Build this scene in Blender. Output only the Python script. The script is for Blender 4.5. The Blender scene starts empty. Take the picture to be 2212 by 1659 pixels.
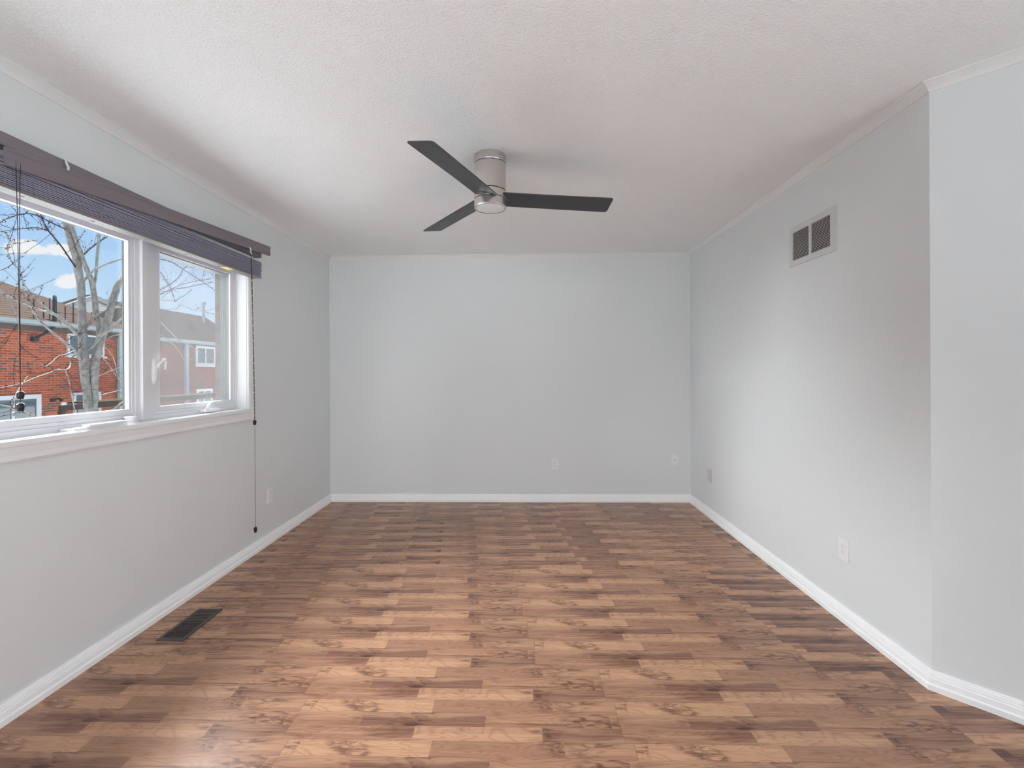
import bpy, bmesh, math, random
from mathutils import Vector, Matrix
C = bpy.context.scene.collection
sc = bpy.context.scene
PI = math.pi

# ------------------------------------------------------------------ camera
EYE = 1.2839
FPX = 976.34
cam_d = bpy.data.cameras.new('camera'); cam = bpy.data.objects.new('camera', cam_d); C.objects.link(cam)
yaw, roll = 0.0227, 0.0050
R_ = Vector((math.cos(yaw), math.sin(yaw), 0)); F_ = Vector((-math.sin(yaw), math.cos(yaw), 0)); U_ = Vector((0, 0, 1))
rx = R_ * math.cos(roll) - U_ * math.sin(roll); ux = U_ * math.cos(roll) + R_ * math.sin(roll)
cam.matrix_world = Matrix(((rx.x, ux.x, -F_.x, 0), (rx.y, ux.y, -F_.y, 0), (rx.z, ux.z, -F_.z, EYE), (0, 0, 0, 1)))
cam_d.sensor_width = 36; cam_d.lens = 36 * FPX / 2212
cam_d.shift_y = -26.55 / 2212
cam_d.clip_start = 0.05; cam_d.clip_end = 500
sc.camera = cam

# ------------------------------------------------------------------ view
sc.view_settings.view_transform = 'Standard'; sc.view_settings.look = 'None'
sc.view_settings.gamma = 1; sc.view_settings.use_curve_mapping = False
sc.view_settings.exposure = 0.04
sc.cycles.max_bounces = 14; sc.cycles.diffuse_bounces = 9; sc.cycles.glossy_bounces = 4
sc.cycles.transparent_max_bounces = 16; sc.cycles.sample_clamp_indirect = 40
sc.cycles.caustics_reflective = False; sc.cycles.caustics_refractive = False

# ------------------------------------------------------------------ sky
w = bpy.data.worlds.new('sky'); sc.world = w; w.use_nodes = True
nt = w.node_tree; nt.nodes.clear()
def N(t, ty, **k):
    n = t.nodes.new(ty)
    for a, v in k.items():
        if a.startswith('i_'): n.inputs[a[2:].replace('_', ' ')].default_value = v
        elif a.startswith('n_'): n.inputs[int(a[2:])].default_value = v
        else: setattr(n, a, v)
    return n
tc = N(nt, 'ShaderNodeTexCoord')
sep = N(nt, 'ShaderNodeSeparateXYZ'); nt.links.new(tc.outputs['Generated'], sep.inputs[0])
rmp = N(nt, 'ShaderNodeValToRGB'); e = rmp.color_ramp.elements
e[0].position = 0.0; e[0].color = (0.68, 0.82, 0.95, 1)
e[1].position = 0.45; e[1].color = (0.22, 0.46, 0.92, 1)
m = e.new(0.14); m.color = (0.48, 0.70, 0.95, 1)
m = e.new(0.26); m.color = (0.33, 0.58, 0.94, 1)
nt.links.new(sep.outputs['Z'], rmp.inputs[0])
noi = N(nt, 'ShaderNodeTexNoise', i_Scale=42.0, i_Detail=6.0, i_Roughness=0.62); nt.links.new(tc.outputs['Generated'], noi.inputs['Vector'])
def cloud(d, r, prev):
    d = Vector(d).normalized()
    sub = N(nt, 'ShaderNodeVectorMath', operation='SUBTRACT'); sub.inputs[1].default_value = d
    nt.links.new(tc.outputs['Generated'], sub.inputs[0])
    mu = N(nt, 'ShaderNodeVectorMath', operation='MULTIPLY'); mu.inputs[1].default_value = (1, 1, 1.7); nt.links.new(sub.outputs[0], mu.inputs[0])
    ln = N(nt, 'ShaderNodeVectorMath', operation='LENGTH'); nt.links.new(mu.outputs[0], ln.inputs[0])
    a = N(nt, 'ShaderNodeMath', operation='DIVIDE'); a.inputs[1].default_value = r; nt.links.new(ln.outputs['Value'], a.inputs[0])
    b = N(nt, 'ShaderNodeMath', operation='SUBTRACT'); b.inputs[0].default_value = 1.0; nt.links.new(a.outputs[0], b.inputs[1])
    if prev is None: return b
    c = N(nt, 'ShaderNodeMath', operation='MAXIMUM'); nt.links.new(b.outputs[0], c.inputs[0]); nt.links.new(prev.outputs[0], c.inputs[1])
    return c
cl = None
CLOUDS = [((-.7395,.647,.183),.020),((-.7320,.6545,.189),.025),((-.7240,.6620,.186),.016),((-.7089,.677,.190),.022),((-.7020,.684,.186),.017),((-.7095,.690,.1405),.020),((-.7035,.6945,.146),.023),((-.85,.50,.20),.06),((-.5,.84,.2),.03),((.3,-.9,.35),1.0)]  # last one is unseen: broad white patch added to make rear light less blue
for d, r in CLOUDS: cl = cloud(d, r, cl)
n1 = N(nt, 'ShaderNodeMath', operation='SUBTRACT'); n1.inputs[1].default_value = 0.5; nt.links.new(noi.outputs[0], n1.inputs[0])
n2 = N(nt, 'ShaderNodeMath', operation='MULTIPLY_ADD'); n2.inputs[1].default_value = 1.5; nt.links.new(n1.outputs[0], n2.inputs[0]); nt.links.new(cl.outputs[0], n2.inputs[2])
mr = N(nt, 'ShaderNodeMapRange'); mr.inputs['From Min'].default_value = 0.16; mr.inputs['From Max'].default_value = 0.42
nt.links.new(n2.outputs[0], mr.inputs['Value'])
mx = N(nt, 'ShaderNodeMixRGB'); mx.inputs[2].default_value = (0.90, 0.91, 0.95, 1)
nt.links.new(mr.outputs[0], mx.inputs[0]); nt.links.new(rmp.outputs[0], mx.inputs[1])
bg = N(nt, 'ShaderNodeBackground'); bg.inputs['Strength'].default_value = 1.0
wo = N(nt, 'ShaderNodeOutputWorld'); nt.links.new(mx.outputs[0], bg.inputs[0]); nt.links.new(bg.outputs[0], wo.inputs[0])

# ------------------------------------------------------------------ daylight and added fill
def sun(name, travel, ang, strength, col):
    l = bpy.data.lights.new(name, 'SUN'); l.energy = strength; l.angle = math.radians(ang); l.color = col
    o = bpy.data.objects.new(name, l); C.objects.link(o)
    o.rotation_euler = Vector(travel).to_track_quat('-Z', 'Y').to_euler()
    return o
sun('hazy_sun', (1.0, -0.34, -0.32), 88, 50.0, (0.975, 1.0, 1.02))     # hazy bright sky beyond the garden
sun('bounce_sun', (0.0, -0.2, -1.0), 2, 45.0, (0.965, 0.995, 1.025))       # overhead sun added so its bounce off the pale ground lights the ceiling
sun('rear_fill', (0.12, 1.0, -0.10), 40, 2.7, (0.98, 1.0, 1.01))   # added fill light, let in by the added rear opening
sun('side_fill', (-1.0, 0.48, -0.06), 50, 3.4, (0.98, 1.0, 1.01))   # added fill from the side, through the added opening behind the camera

# ------------------------------------------------------------------ helpers
def tag(o, label=None, cat=None, group=None, kind=None):
    if label: o['label'] = label
    if cat: o['category'] = cat
    if group: o['group'] = group
    if kind: o['kind'] = kind
    return o
def empty(name, loc=(0, 0, 0), parent=None):
    o = bpy.data.objects.new(name, None); C.objects.link(o); o.location = loc; o.empty_display_size = .05
    if parent: o.parent = parent
    return o
def obj(name, bm, m, parent=None, smooth=False):
    me = bpy.data.meshes.new(name)
    bmesh.ops.recalc_face_normals(bm, faces=bm.faces[:]) if len(bm.faces) else None
    bm.to_mesh(me); bm.free()
    if m: me.materials.append(m)
    if smooth: me.polygons.foreach_set('use_smooth', [True] * len(me.polygons))
    o = bpy.data.objects.new(name, me); C.objects.link(o)
    if parent:
        o.parent = parent
        o.matrix_parent_inverse = Matrix.Translation(parent.matrix_basis.translation if parent.parent is None else (0, 0, 0)).inverted()
    return o
def new(): return bmesh.new()
def box(bm, x0, x1, y0, y1, z0, z1, M=None):
    vs = [bm.verts.new((x, y, z)) for x in (x0, x1) for y in (y0, y1) for z in (z0, z1)]
    for f in ((0, 1, 3, 2), (4, 6, 7, 5), (0, 4, 5, 1), (2, 3, 7, 6), (0, 2, 6, 4), (1, 5, 7, 3)): bm.faces.new([vs[i] for i in f])
    if M is not None: bmesh.ops.transform(bm, matrix=M, verts=vs)
    return vs
def bevel(bm, w, seg=2, edges=None):
    bmesh.ops.bevel(bm, geom=edges or bm.edges[:], offset=w, segments=seg, affect='EDGES', profile=0.5)
def sweep(bm, prof, path, closed=False, ends=True):
    """prof: (out, up) points; path: (point, outward unit, up unit)"""
    rings = [[bm.verts.new(Vector(p) + Vector(o) * a + Vector(u) * b) for a, b in prof] for p, o, u in path]
    n = len(prof); m = len(rings)
    for i in range(m if closed else m - 1):
        A, B = rings[i], rings[(i + 1) % m]
        for j in range(n):
            bm.faces.new((A[j], A[(j + 1) % n], B[(j + 1) % n], B[j]))
    if ends and not closed:
        bm.faces.new(rings[0]); bm.faces.new(rings[-1][::-1])
def tube(bm, pts, seg=8, cap=True):
    """pts: (x,y,z,r)"""
    P = [Vector(p[:3]) for p in pts]; prev = None; rings = []
    for i, p in enumerate(P):
        t = (P[min(i + 1, len(P) - 1)] - P[max(i - 1, 0)]).normalized()
        if prev is None: a = t.cross(Vector((0, 0, 1)) if abs(t.z) < .9 else Vector((1, 0, 0))).normalized()
        else: a = (prev - t * prev.dot(t)).normalized()
        prev = a; b = t.cross(a); r = pts[i][3]
        rings.append([bm.verts.new(p + a * math.cos(2 * PI * k / seg) * r + b * math.sin(2 * PI * k / seg) * r) for k in range(seg)])
    for A, B in zip(rings, rings[1:]):
        for k in range(seg): bm.faces.new((A[k], A[(k + 1) % seg], B[(k + 1) % seg], B[k]))
    if cap: bm.faces.new(rings[0][::-1]); bm.faces.new(rings[-1])
def lathe(bm, c, prof, seg=48, cap0=False, cap1=False):
    """vertical axis at c, prof: (r, z)"""
    rings = [[bm.verts.new((c[0] + r * math.cos(2 * PI * k / seg), c[1] + r * math.sin(2 * PI * k / seg), z)) for k in range(seg)] for r, z in prof]
    for A, B in zip(rings, rings[1:]):
        for k in range(seg): bm.faces.new((A[k], A[(k + 1) % seg], B[(k + 1) % seg], B[k]))
    if cap0: bm.faces.new(rings[0])
    if cap1: bm.faces.new(rings[-1][::-1])
def smooth_path(pts, sub=4):
    out = []
    for i in range(len(pts) - 1):
        p0 = pts[max(i - 1, 0)]; p1 = pts[i]; p2 = pts[i + 1]; p3 = pts[min(i + 2, len(pts) - 1)]
        for s in range(sub):
            t = s / sub
            out.append(tuple(0.5 * (2 * b + (c - a) * t + (2 * a - 5 * b + 4 * c - d) * t * t + (-a + 3 * b - 3 * c + d) * t ** 3) for a, b, c, d in zip(p0, p1, p2, p3)))
    out.append(tuple(pts[-1])); return [(x, y, z, max(r, .0012)) for x, y, z, r in out]

# ------------------------------------------------------------------ materials
def mat(name, col, rough=.5, metal=0., bump=None, spec=.5, aniso=0.):
    m = bpy.data.materials.new(name); m.use_nodes = True; t = m.node_tree; b = t.nodes['Principled BSDF']
    b.inputs['Base Color'].default_value = (*col, 1); b.inputs['Roughness'].default_value = rough; b.inputs['Metallic'].default_value = metal
    b.inputs['Specular IOR Level'].default_value = spec; b.inputs['Anisotropic'].default_value = aniso
    if bump:
        sc_, st, dist = bump[:3]
        c = N(t, 'ShaderNodeTexCoord'); n = N(t, 'ShaderNodeTexNoise', i_Scale=sc_, i_Detail=4.0)
        mp = N(t, 'ShaderNodeMapping'); mp.inputs['Scale'].default_value = bump[3] if len(bump) > 3 else (1, 1, 1)
        t.links.new(c.outputs['Object'], mp.inputs[0]); t.links.new(mp.outputs[0], n.inputs['Vector'])
        bp = N(t, 'ShaderNodeBump'); bp.inputs['Strength'].default_value = st; bp.inputs['Distance'].default_value = dist
        t.links.new(n.outputs[0], bp.inputs['Height']); t.links.new(bp.outputs[0], b.inputs['Normal'])
    return m
M = {}
M['wall'] = mat('cool_grey_wall_paint', (.71, .735, .746), .62, bump=(160, .12, .002), spec=.3)
M['trim'] = mat('white_satin_trim_paint', (.91, .92, .93), .38, bump=(40, .05, .001))
M['vinyl'] = mat('white_window_vinyl', (.70, .70, .725), .3)
M['ceiling_trim'] = mat('off_white_crown_paint', (.78, .785, .785), .5)
M['casing'] = mat('white_casing_paint', (.80, .805, .81), .38, bump=(40, .05, .001))
M['gasket'] = mat('grey_green_gasket', (.035, .045, .042), .5)
M['plastic'] = mat('white_plastic', (.80, .80, .81), .3)
M['beige'] = mat('beige_plastic', (.60, .58, .55), .35)
M['slot'] = mat('dark_slot', (.02, .018, .017), .6)
M['slotgrey'] = mat('grey_slot', (.18, .18, .18), .6)
M['nickel'] = mat('brushed_nickel', (.66, .625, .60), .27, 1.0, bump=(30, .05, .001, (1, 1, 60)), aniso=.6)
M['nickel_edge'] = mat('polished_nickel_edge', (.62, .60, .58), .18, 1.0)
M['blade'] = mat('dark_fan_blade', (.040, .044, .052), .42, bump=(60, .15, .001, (1, 1, 1)))
M['lens'] = mat('frosted_lens', (.88, .88, .90), .35)
M['bronze'] = mat('dark_bronze_metal', (.085, .068, .062), .42, .35, bump=(90, .05, .001))
M['blindwood'] = mat('aubergine_brown_stained_wood', (.185, .16, .185), .42, bump=(30, .1, .001, (1, .05, 1)))
M['slat'] = mat('aubergine_slat', (.27, .262, .345), .5, bump=(30, .1, .001, (1, .05, 1)))
M['headrail'] = mat('charcoal_headrail', (.19, .17, .185), .45)
M['cord'] = mat('black_cord', (.012, .011, .012), .7, bump=(300, .4, .002))
M['tassel'] = mat('black_wooden_tassel', (.012, .008, .009), .3)
M['exterior_frame'] = mat('grey_green_exterior_frame', (.075, .085, .083), .5)
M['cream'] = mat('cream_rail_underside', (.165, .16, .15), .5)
M['yellow'] = mat('yellow_warning_label', (.85, .60, .12), .5)
M['clip'] = mat('clear_plastic_clip', (.65, .65, .66), .2)

# popcorn ceiling
m = mat('stippled_ceiling', (.88, .895, .905), .85, spec=.1); t = m.node_tree; b = t.nodes['Principled BSDF']
c = N(t, 'ShaderNodeTexCoord'); v = N(t, 'ShaderNodeTexNoise', i_Scale=150.0, i_Detail=3.0, i_Roughness=.65)
v2 = N(t, 'ShaderNodeTexVoronoi', i_Scale=105.0); mm = N(t, 'ShaderNodeMath', operation='SUBTRACT')
bp = N(t, 'ShaderNodeBump'); bp.inputs['Strength'].default_value = .42; bp.inputs['Distance'].default_value = .0035
t.links.new(c.outputs['Object'], v.inputs['Vector']); t.links.new(c.outputs['Object'], v2.inputs['Vector'])
t.links.new(v.outputs[0], mm.inputs[0]); t.links.new(v2.outputs['Distance'], mm.inputs[1])
t.links.new(mm.outputs[0], bp.inputs['Height']); t.links.new(bp.outputs[0], b.inputs['Normal'])
M['ceiling'] = m

# laminate floor: three-strip planks running along X
def math_(t, op, a, b=None, c=None):
    n = N(t, 'ShaderNodeMath', operation=op)
    for i, q in enumerate((a, b, c)):
        if q is None: continue
        if isinstance(q, (int, float)): n.inputs[i].default_value = q
        else: t.links.new(q, n.inputs[i])
    return n.outputs[0]
def floor_mat():
    m = mat('walnut_strip_laminate', (.3, .2, .1), .3); t = m.node_tree; b = t.nodes['Principled BSDF']; L = t.links.new
    c = N(t, 'ShaderNodeTexCoord'); s = N(t, 'ShaderNodeSeparateXYZ'); L(c.outputs['Object'], s.inputs[0])
    x, y = s.outputs['X'], s.outputs['Y']
    SW = .0655
    yy = math_(t, 'DIVIDE', math_(t, 'ADD', y, 20 * SW * 3 + .006), SW)
    row = math_(t, 'FLOOR', yy); fy = math_(t, 'FRACT', yy)
    plank = math_(t, 'FLOOR', math_(t, 'DIVIDE', row, 3)); r3 = math_(t, 'SUBTRACT', row, math_(t, 'MULTIPLY', plank, 3))
    def wn(v):
        n = N(t, 'ShaderNodeTexWhiteNoise', noise_dimensions='3D'); L(v, n.inputs['Vector']); return n
    def comb(a, b_, c_):
        n = N(t, 'ShaderNodeCombineXYZ')
        for i, q in enumerate((a, b_, c_)):
            if isinstance(q, (int, float)): n.inputs[i].default_value = q
            else: L(q, n.inputs[i])
        return n.outputs[0]
    grp = math_(t, 'FLOOR', math_(t, 'DIVIDE', plank, 5))
    sh = math_(t, 'ADD', math_(t, 'MULTIPLY', plank, .028), math_(t, 'MULTIPLY', wn(comb(grp, 3.3, 1.7)).outputs['Value'], 1.2))
    X = math_(t, 'ADD', math_(t, 'ADD', x, 60), sh)
    ub = math_(t, 'DIVIDE', X, 1.2); board = math_(t, 'FLOOR', ub); fb = math_(t, 'FRACT', ub)
    u = math_(t, 'ADD', math_(t, 'MULTIPLY', fb, 2.62), math_(t, 'MULTIPLY', r3, .45))
    pc = math_(t, 'FLOOR', u); fp = math_(t, 'FRACT', u)
    var = math_(t, 'FLOOR', math_(t, 'MULTIPLY', wn(comb(math_(t, 'ADD', board, .31), math_(t, 'ADD', grp, .77), 5.1)).outputs['Value'], 4))
    idv = comb(math_(t, 'MULTIPLY_ADD', pc, 1.37, .371), math_(t, 'MULTIPLY_ADD', r3, 2.11, .613), math_(t, 'MULTIPLY_ADD', var, 1.73, 2.317))
    w1 = wn(idv); rnd = w1.outputs['Value']; sp = N(t, 'ShaderNodeSeparateXYZ'); L(w1.outputs['Color'], sp.inputs[0])
    ra, rb, rc = sp.outputs
    # wood figure: contour lines of a stretched noise
    lx = math_(t, 'MULTIPLY', fb, 1.2)
    ly = math_(t, 'MULTIPLY', math_(t, 'ADD', fy, r3), SW)
    seed = math_(t, 'MULTIPLY', rnd, 91)
    def noise(a, b_, det, rough, dist, off=0.):
        v = comb(math_(t, 'MULTIPLY', lx, a) if isinstance(a, (int, float)) else math_(t, 'MULTIPLY', lx, a), math_(t, 'MULTIPLY', ly, b_), math_(t, 'ADD', seed, off))
        n = N(t, 'ShaderNodeTexNoise', i_Scale=1.0, i_Detail=det, i_Roughness=rough, i_Distortion=dist); L(v, n.inputs['Vector']); return n.outputs[0]
    def rng(v, a, b_, c_=0., d=1.):
        n = N(t, 'ShaderNodeMapRange'); n.inputs['From Min'].default_value = a; n.inputs['From Max'].default_value = b_
        n.inputs['To Min'].default_value = c_; n.inputs['To Max'].default_value = d; L(v, n.inputs['Value']); return n.outputs[0]
    nA = noise(math_(t, 'MULTIPLY_ADD', ra, 3.5, 1.6), math_(t, 'MULTIPLY_ADD', rb, 14, 10), 2.0, .4, .35)
    rings01 = math_(t, 'POWER', math_(t, 'MULTIPLY_ADD', math_(t, 'SINE', math_(t, 'MULTIPLY', nA, 78)), .5, .5), 3.0)
    nB = noise(2.5, 32, 3.0, .5, .5, 7.)                       # dark heartwood streaks
    heart = rng(math_(t, 'ADD', nB, math_(t, 'MULTIPLY', math_(t, 'SUBTRACT', rc, .5), .22)), .52, .70)
    nS = noise(1.4, 26, 1.0, .4, .3, 19.)                      # pale sapwood bands
    sap = rng(nS, .52, .66)
    nK = noise(13, 42, 2.5, .6, 1.2, 31.)                      # mottled crotch figure in some pieces
    mott = math_(t, 'MULTIPLY', rng(nK, .45, .62), rng(noise(5.5, 8, 0., .5, 0., 43.), .58, .68))
    nC = noise(6, 380, 3.0, .5, 0.)                            # fine fibres
    nD = noise(170, 9, 1.0, .5, .6, 5.)                        # cross flame in a few pale pieces
    base = N(t, 'ShaderNodeValToRGB'); el = base.color_ramp.elements
    el[0].position = 0; el[0].color = (.245, .128, .090, 1); el[1].position = 1; el[1].color = (.56, .345, .225, 1)
    for p_, cc in ((.14, (.26, .138, .096, 1)), (.2, (.36, .20, .135, 1)), (.55, (.41, .235, .155, 1)), (.72, (.50, .295, .19, 1))):
        q = el.new(p_); q.color = cc
    L(rnd, base.inputs[0])
    def mul(c1, f, c2):
        n = N(t, 'ShaderNodeMixRGB', blend_type='MULTIPLY'); n.inputs[2].default_value = (*c2, 1); L(f, n.inputs[0]); L(c1, n.inputs[1]); return n.outputs[0]
    def mixc(c1, f, c2):
        n = N(t, 'ShaderNodeMixRGB'); n.inputs[2].default_value = (*c2, 1); L(f, n.inputs[0]); L(c1, n.inputs[1]); return n.outputs[0]
    col = mixc(base.outputs[0], math_(t, 'MULTIPLY', sap, .45), (.60, .385, .25))
    col = mul(col, math_(t, 'MULTIPLY', rings01, .50), (.62, .53, .50))
    col = mul(col, math_(t, 'MULTIPLY', heart, .85), (.42, .33, .34))
    col = mul(col, math_(t, 'MULTIPLY', mott, .9), (.36, .28, .29))
    col = mul(col, math_(t, 'MULTIPLY', rng(nC, .45, .75), .35), (.75, .70, .68))
    col = mul(col, math_(t, 'MULTIPLY', math_(t, 'MULTIPLY', rng(nD, .5, .72), .6), math_(t, 'MULTIPLY', math_(t, 'GREATER_THAN', rnd, .78), math_(t, 'GREATER_THAN', rb, .4))), (.66, .58, .55))
    # joints
    def near(f, wdt):
        return math_(t, 'ADD', math_(t, 'LESS_THAN', f, wdt), math_(t, 'GREATER_THAN', f, 1 - wdt))
    jp = math_(t, 'MULTIPLY', math_(t, 'LESS_THAN', r3, .5), math_(t, 'LESS_THAN', fy, .022))
    je = math_(t, 'LESS_THAN', fb, .0012)
    j = math_(t, 'MINIMUM', math_(t, 'ADD', jp, je), 1)
    col = mul(col, math_(t, 'MULTIPLY', j, .6), (.45, .38, .35))
    col = mul(col, math_(t, 'ADD', 1.0, 0.0), (.97, .905, .84))
    b.inputs['Specular IOR Level'].default_value = .42
    L(col, b.inputs['Base Color'])
    L(math_(t, 'MULTIPLY_ADD', nC, .08, .24), b.inputs['Roughness'])
    bp = N(t, 'ShaderNodeBump'); bp.inputs['Strength'].default_value = .10; bp.inputs['Distance'].default_value = .001
    L(math_(t, 'SUBTRACT', nC, math_(t, 'MULTIPLY', j, 2)), bp.inputs['Height']); L(bp.outputs[0], b.inputs['Normal'])
    return m
M['floor'] = floor_mat()

def glass_mat():
    m = bpy.data.materials.new('window_glass'); m.use_nodes = True; t = m.node_tree; t.nodes.clear()
    o = N(t, 'ShaderNodeOutputMaterial'); tr = N(t, 'ShaderNodeBsdfTransparent'); tr.inputs[0].default_value = (.97, .98, .975, 1)
    g = N(t, 'ShaderNodeBsdfGlossy'); g.inputs['Roughness'].default_value = .01
    mx = N(t, 'ShaderNodeMixShader'); mx.inputs[0].default_value = .05
    t.links.new(tr.outputs[0], mx.inputs[1]); t.links.new(g.outputs[0], mx.inputs[2]); t.links.new(mx.outputs[0], o.inputs[0]); return m
M['glass'] = glass_mat()
def screen_mat():
    m = bpy.data.materials.new('fine_insect_mesh'); m.use_nodes = True; t = m.node_tree; t.nodes.clear()
    o = N(t, 'ShaderNodeOutputMaterial'); tr = N(t, 'ShaderNodeBsdfTransparent')
    d = N(t, 'ShaderNodeBsdfDiffuse'); d.inputs[0].default_value = (.70, .70, .72, 1)
    c = N(t, 'ShaderNodeTexCoord'); n = N(t, 'ShaderNodeTexNoise', i_Scale=420.0, i_Detail=2.0); t.links.new(c.outputs['Object'], n.inputs['Vector'])
    r = N(t, 'ShaderNodeMapRange'); r.inputs['From Min'].default_value = .3; r.inputs['From Max'].default_value = .8; r.inputs['To Min'].default_value = .06; r.inputs['To Max'].default_value = .34
    t.links.new(n.outputs[0], r.inputs['Value'])
    mx = N(t, 'ShaderNodeMixShader'); t.links.new(r.outputs[0], mx.inputs[0])
    t.links.new(tr.outputs[0], mx.inputs[1]); t.links.new(d.outputs[0], mx.inputs[2]); t.links.new(mx.outputs[0], o.inputs[0]); return m
M['screen'] = screen_mat()

def brick_mat(name, c1, c2, mortar, axis='YZ'):
    m = mat(name, (.3, .1, .06), .85, spec=0); t = m.node_tree; b = t.nodes['Principled BSDF']
    c = N(t, 'ShaderNodeTexCoord'); s = N(t, 'ShaderNodeSeparateXYZ'); k = N(t, 'ShaderNodeCombineXYZ'); t.links.new(c.outputs['Object'], s.inputs[0])
    if axis == 'YZ':
        a = N(t, 'ShaderNodeMath', operation='ADD'); t.links.new(s.outputs['X'], a.inputs[0]); t.links.new(s.outputs['Y'], a.inputs[1]); t.links.new(a.outputs[0], k.inputs[0])
    t.links.new(s.outputs['Z'], k.inputs[1])
    br = N(t, 'ShaderNodeTexBrick'); t.links.new(k.outputs[0], br.inputs['Vector'])
    br.inputs['Scale'].default_value = 1; br.inputs['Brick Width'].default_value = .24; br.inputs['Row Height'].default_value = .074
    br.inputs['Mortar Size'].default_value = .008; br.inputs['Mortar Smooth'].default_value = .2; br.inputs['Bias'].default_value = 0
    br.inputs['Color1'].default_value = (0, 0, 0, 1); br.inputs['Color2'].default_value = (1, 1, 1, 1); br.inputs['Mortar'].default_value = (0, 0, 0, 1)
    rp = N(t, 'ShaderNodeValToRGB'); rp.color_ramp.interpolation = 'CONSTANT'; el = rp.color_ramp.elements
    el[0].position = 0; el[0].color = (*c2, 1); el[1].position = .10; el[1].color = (*[q * .78 for q in c1], 1)
    q = el.new(.4); q.color = (*c1, 1)
    q = el.new(.75); q.color = (c1[0] * 1.18, c1[1] * 1.25, c1[2] * 1.1, 1)
    t.links.new(br.outputs['Color'], rp.inputs[0])
    mx = N(t, 'ShaderNodeMixRGB'); mx.inputs[2].default_value = (*mortar, 1); t.links.new(br.outputs['Fac'], mx.inputs[0]); t.links.new(rp.outputs[0], mx.inputs[1])
    t.links.new(mx.outputs[0], b.inputs['Base Color']); return m
def strip_mat(name, c1, c2, h, axis='Z', rough=.9):
    m = mat(name, c1, rough, spec=0); t = m.node_tree; b = t.nodes['Principled BSDF']
    c = N(t, 'ShaderNodeTexCoord'); s = N(t, 'ShaderNodeSeparateXYZ'); t.links.new(c.outputs['Object'], s.inputs[0])
    f = math_(t, 'FRACT', math_(t, 'DIVIDE', s.outputs[axis], h)); ln = math_(t, 'LESS_THAN', f, .2)
    n = N(t, 'ShaderNodeTexNoise', i_Scale=9.0, i_Detail=3.0); t.links.new(c.outputs['Object'], n.inputs['Vector'])
    fac = math_(t, 'MINIMUM', math_(t, 'ADD', ln, math_(t, 'MULTIPLY', n.outputs[0], .5)), 1)
    mx = N(t, 'ShaderNodeMixRGB'); mx.inputs[1].default_value = (*c1, 1); mx.inputs[2].default_value = (*c2, 1); t.links.new(fac, mx.inputs[0])
    t.links.new(mx.outputs[0], b.inputs['Base Color']); return m

# ------------------------------------------------------------------ room shell
XL, XR, YB, YC, YR, H = -1.9217, 1.6479, 4.4694, 1.8628, -1.6, 2.44
XN = 2.55; YD = YC - (XN - XR)
WY0, WY1, WZ0, WZ1 = 1.47, 3.11, 1.03, 2.04          # window opening in the left wall
def struct(name, bm, m, parent=None, label=None):
    o = obj(name, bm, m, parent)
    if parent is None: o['kind'] = 'structure'
    if label: o['label'] = label
    return o
bm = new(); box(bm, XL - .22, XN + .15, YR - .15, YB + .15, -.12, 0)
fl = struct('floor', bm, M['floor'], label='walnut toned three-strip laminate floor')
bm = new(); box(bm, XL - .22, XN + .15, YR - .15, YB + .15, H, H + .15)
struct('ceiling', bm, M['ceiling'], label='white stippled ceiling')
bm = new(); X0, X1 = -2.04, XL
box(bm, X0, X1, YR - .15, WY0, 0, H); box(bm, X0, X1, WY1, YB + .15, 0, H)
box(bm, X0, X1, WY0, WY1, 0, WZ0); box(bm, X0, X1, WY0, WY1, WZ1, H)
struct('wall_left', bm, M['wall'], label='grey painted wall with the window')
bm = new(); box(bm, XL, XR, YB, YB + .15, 0, H); struct('wall_back', bm, M['wall'], label='grey painted wall facing the camera')
bm = new(); box(bm, XR, XR + .12, YC + .05, YB + .15, 0, H)
struct('wall_right', bm, M['wall'], label='grey painted wall with the air grille')
bm = new()
vs = [bm.verts.new((x, y, z)) for z in (0, H) for x, y in ((XR, YC), (XN, YD), (XN + .15, YD + .15), (XR + .12, YC + .20), (XR, YC + .05))]
bm.faces.new(vs[:5][::-1]); bm.faces.new(vs[5:])
for i in range(5): bm.faces.new((vs[i], vs[(i + 1) % 5], vs[5 + (i + 1) % 5], vs[5 + i]))
struct('wall_diagonal', bm, M['wall'], label='angled grey wall at the right edge')
SY0, SY1, SZ0, SZ1 = -1.45, .45, .15, 2.25
bm = new(); box(bm, XN, XN + .15, YR - .15, SY0, 0, H); box(bm, XN, XN + .15, SY1, YD, 0, H); box(bm, XN, XN + .15, SY0, SY1, 0, SZ0); box(bm, XN, XN + .15, SY0, SY1, SZ1, H)
struct('wall_right_rear', bm, M['wall'])
w3 = empty('fill_opening_side', (XN + .08, (SY0 + SY1) / 2, SZ0)); w3['kind'] = 'structure'  # unseen side opening, added so fill light can reach the left wall
bm = new()
for y in (SY0, (SY0 + SY1) / 2 - .03, SY1 - .06): box(bm, XN + .05, XN + .11, y, y + .06, SZ0, SZ1)
box(bm, XN + .05, XN + .11, SY0 + .06, SY1 - .06, SZ0, SZ0 + .06); box(bm, XN + .05, XN + .11, SY0 + .06, SY1 - .06, SZ1 - .06, SZ1)
obj('window_frame', bm, M['vinyl'], w3)
RX0, RX1, RZ0, RZ1 = -1.75, .15, .12, 2.25
bm = new(); box(bm, XL, RX0, YR - .15, YR, 0, H); box(bm, RX1, XN, YR - .15, YR, 0, H)
box(bm, RX0, RX1, YR - .15, YR, 0, RZ0); box(bm, RX0, RX1, YR - .15, YR, RZ1, H)
struct('wall_rear', bm, M['wall'])
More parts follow.
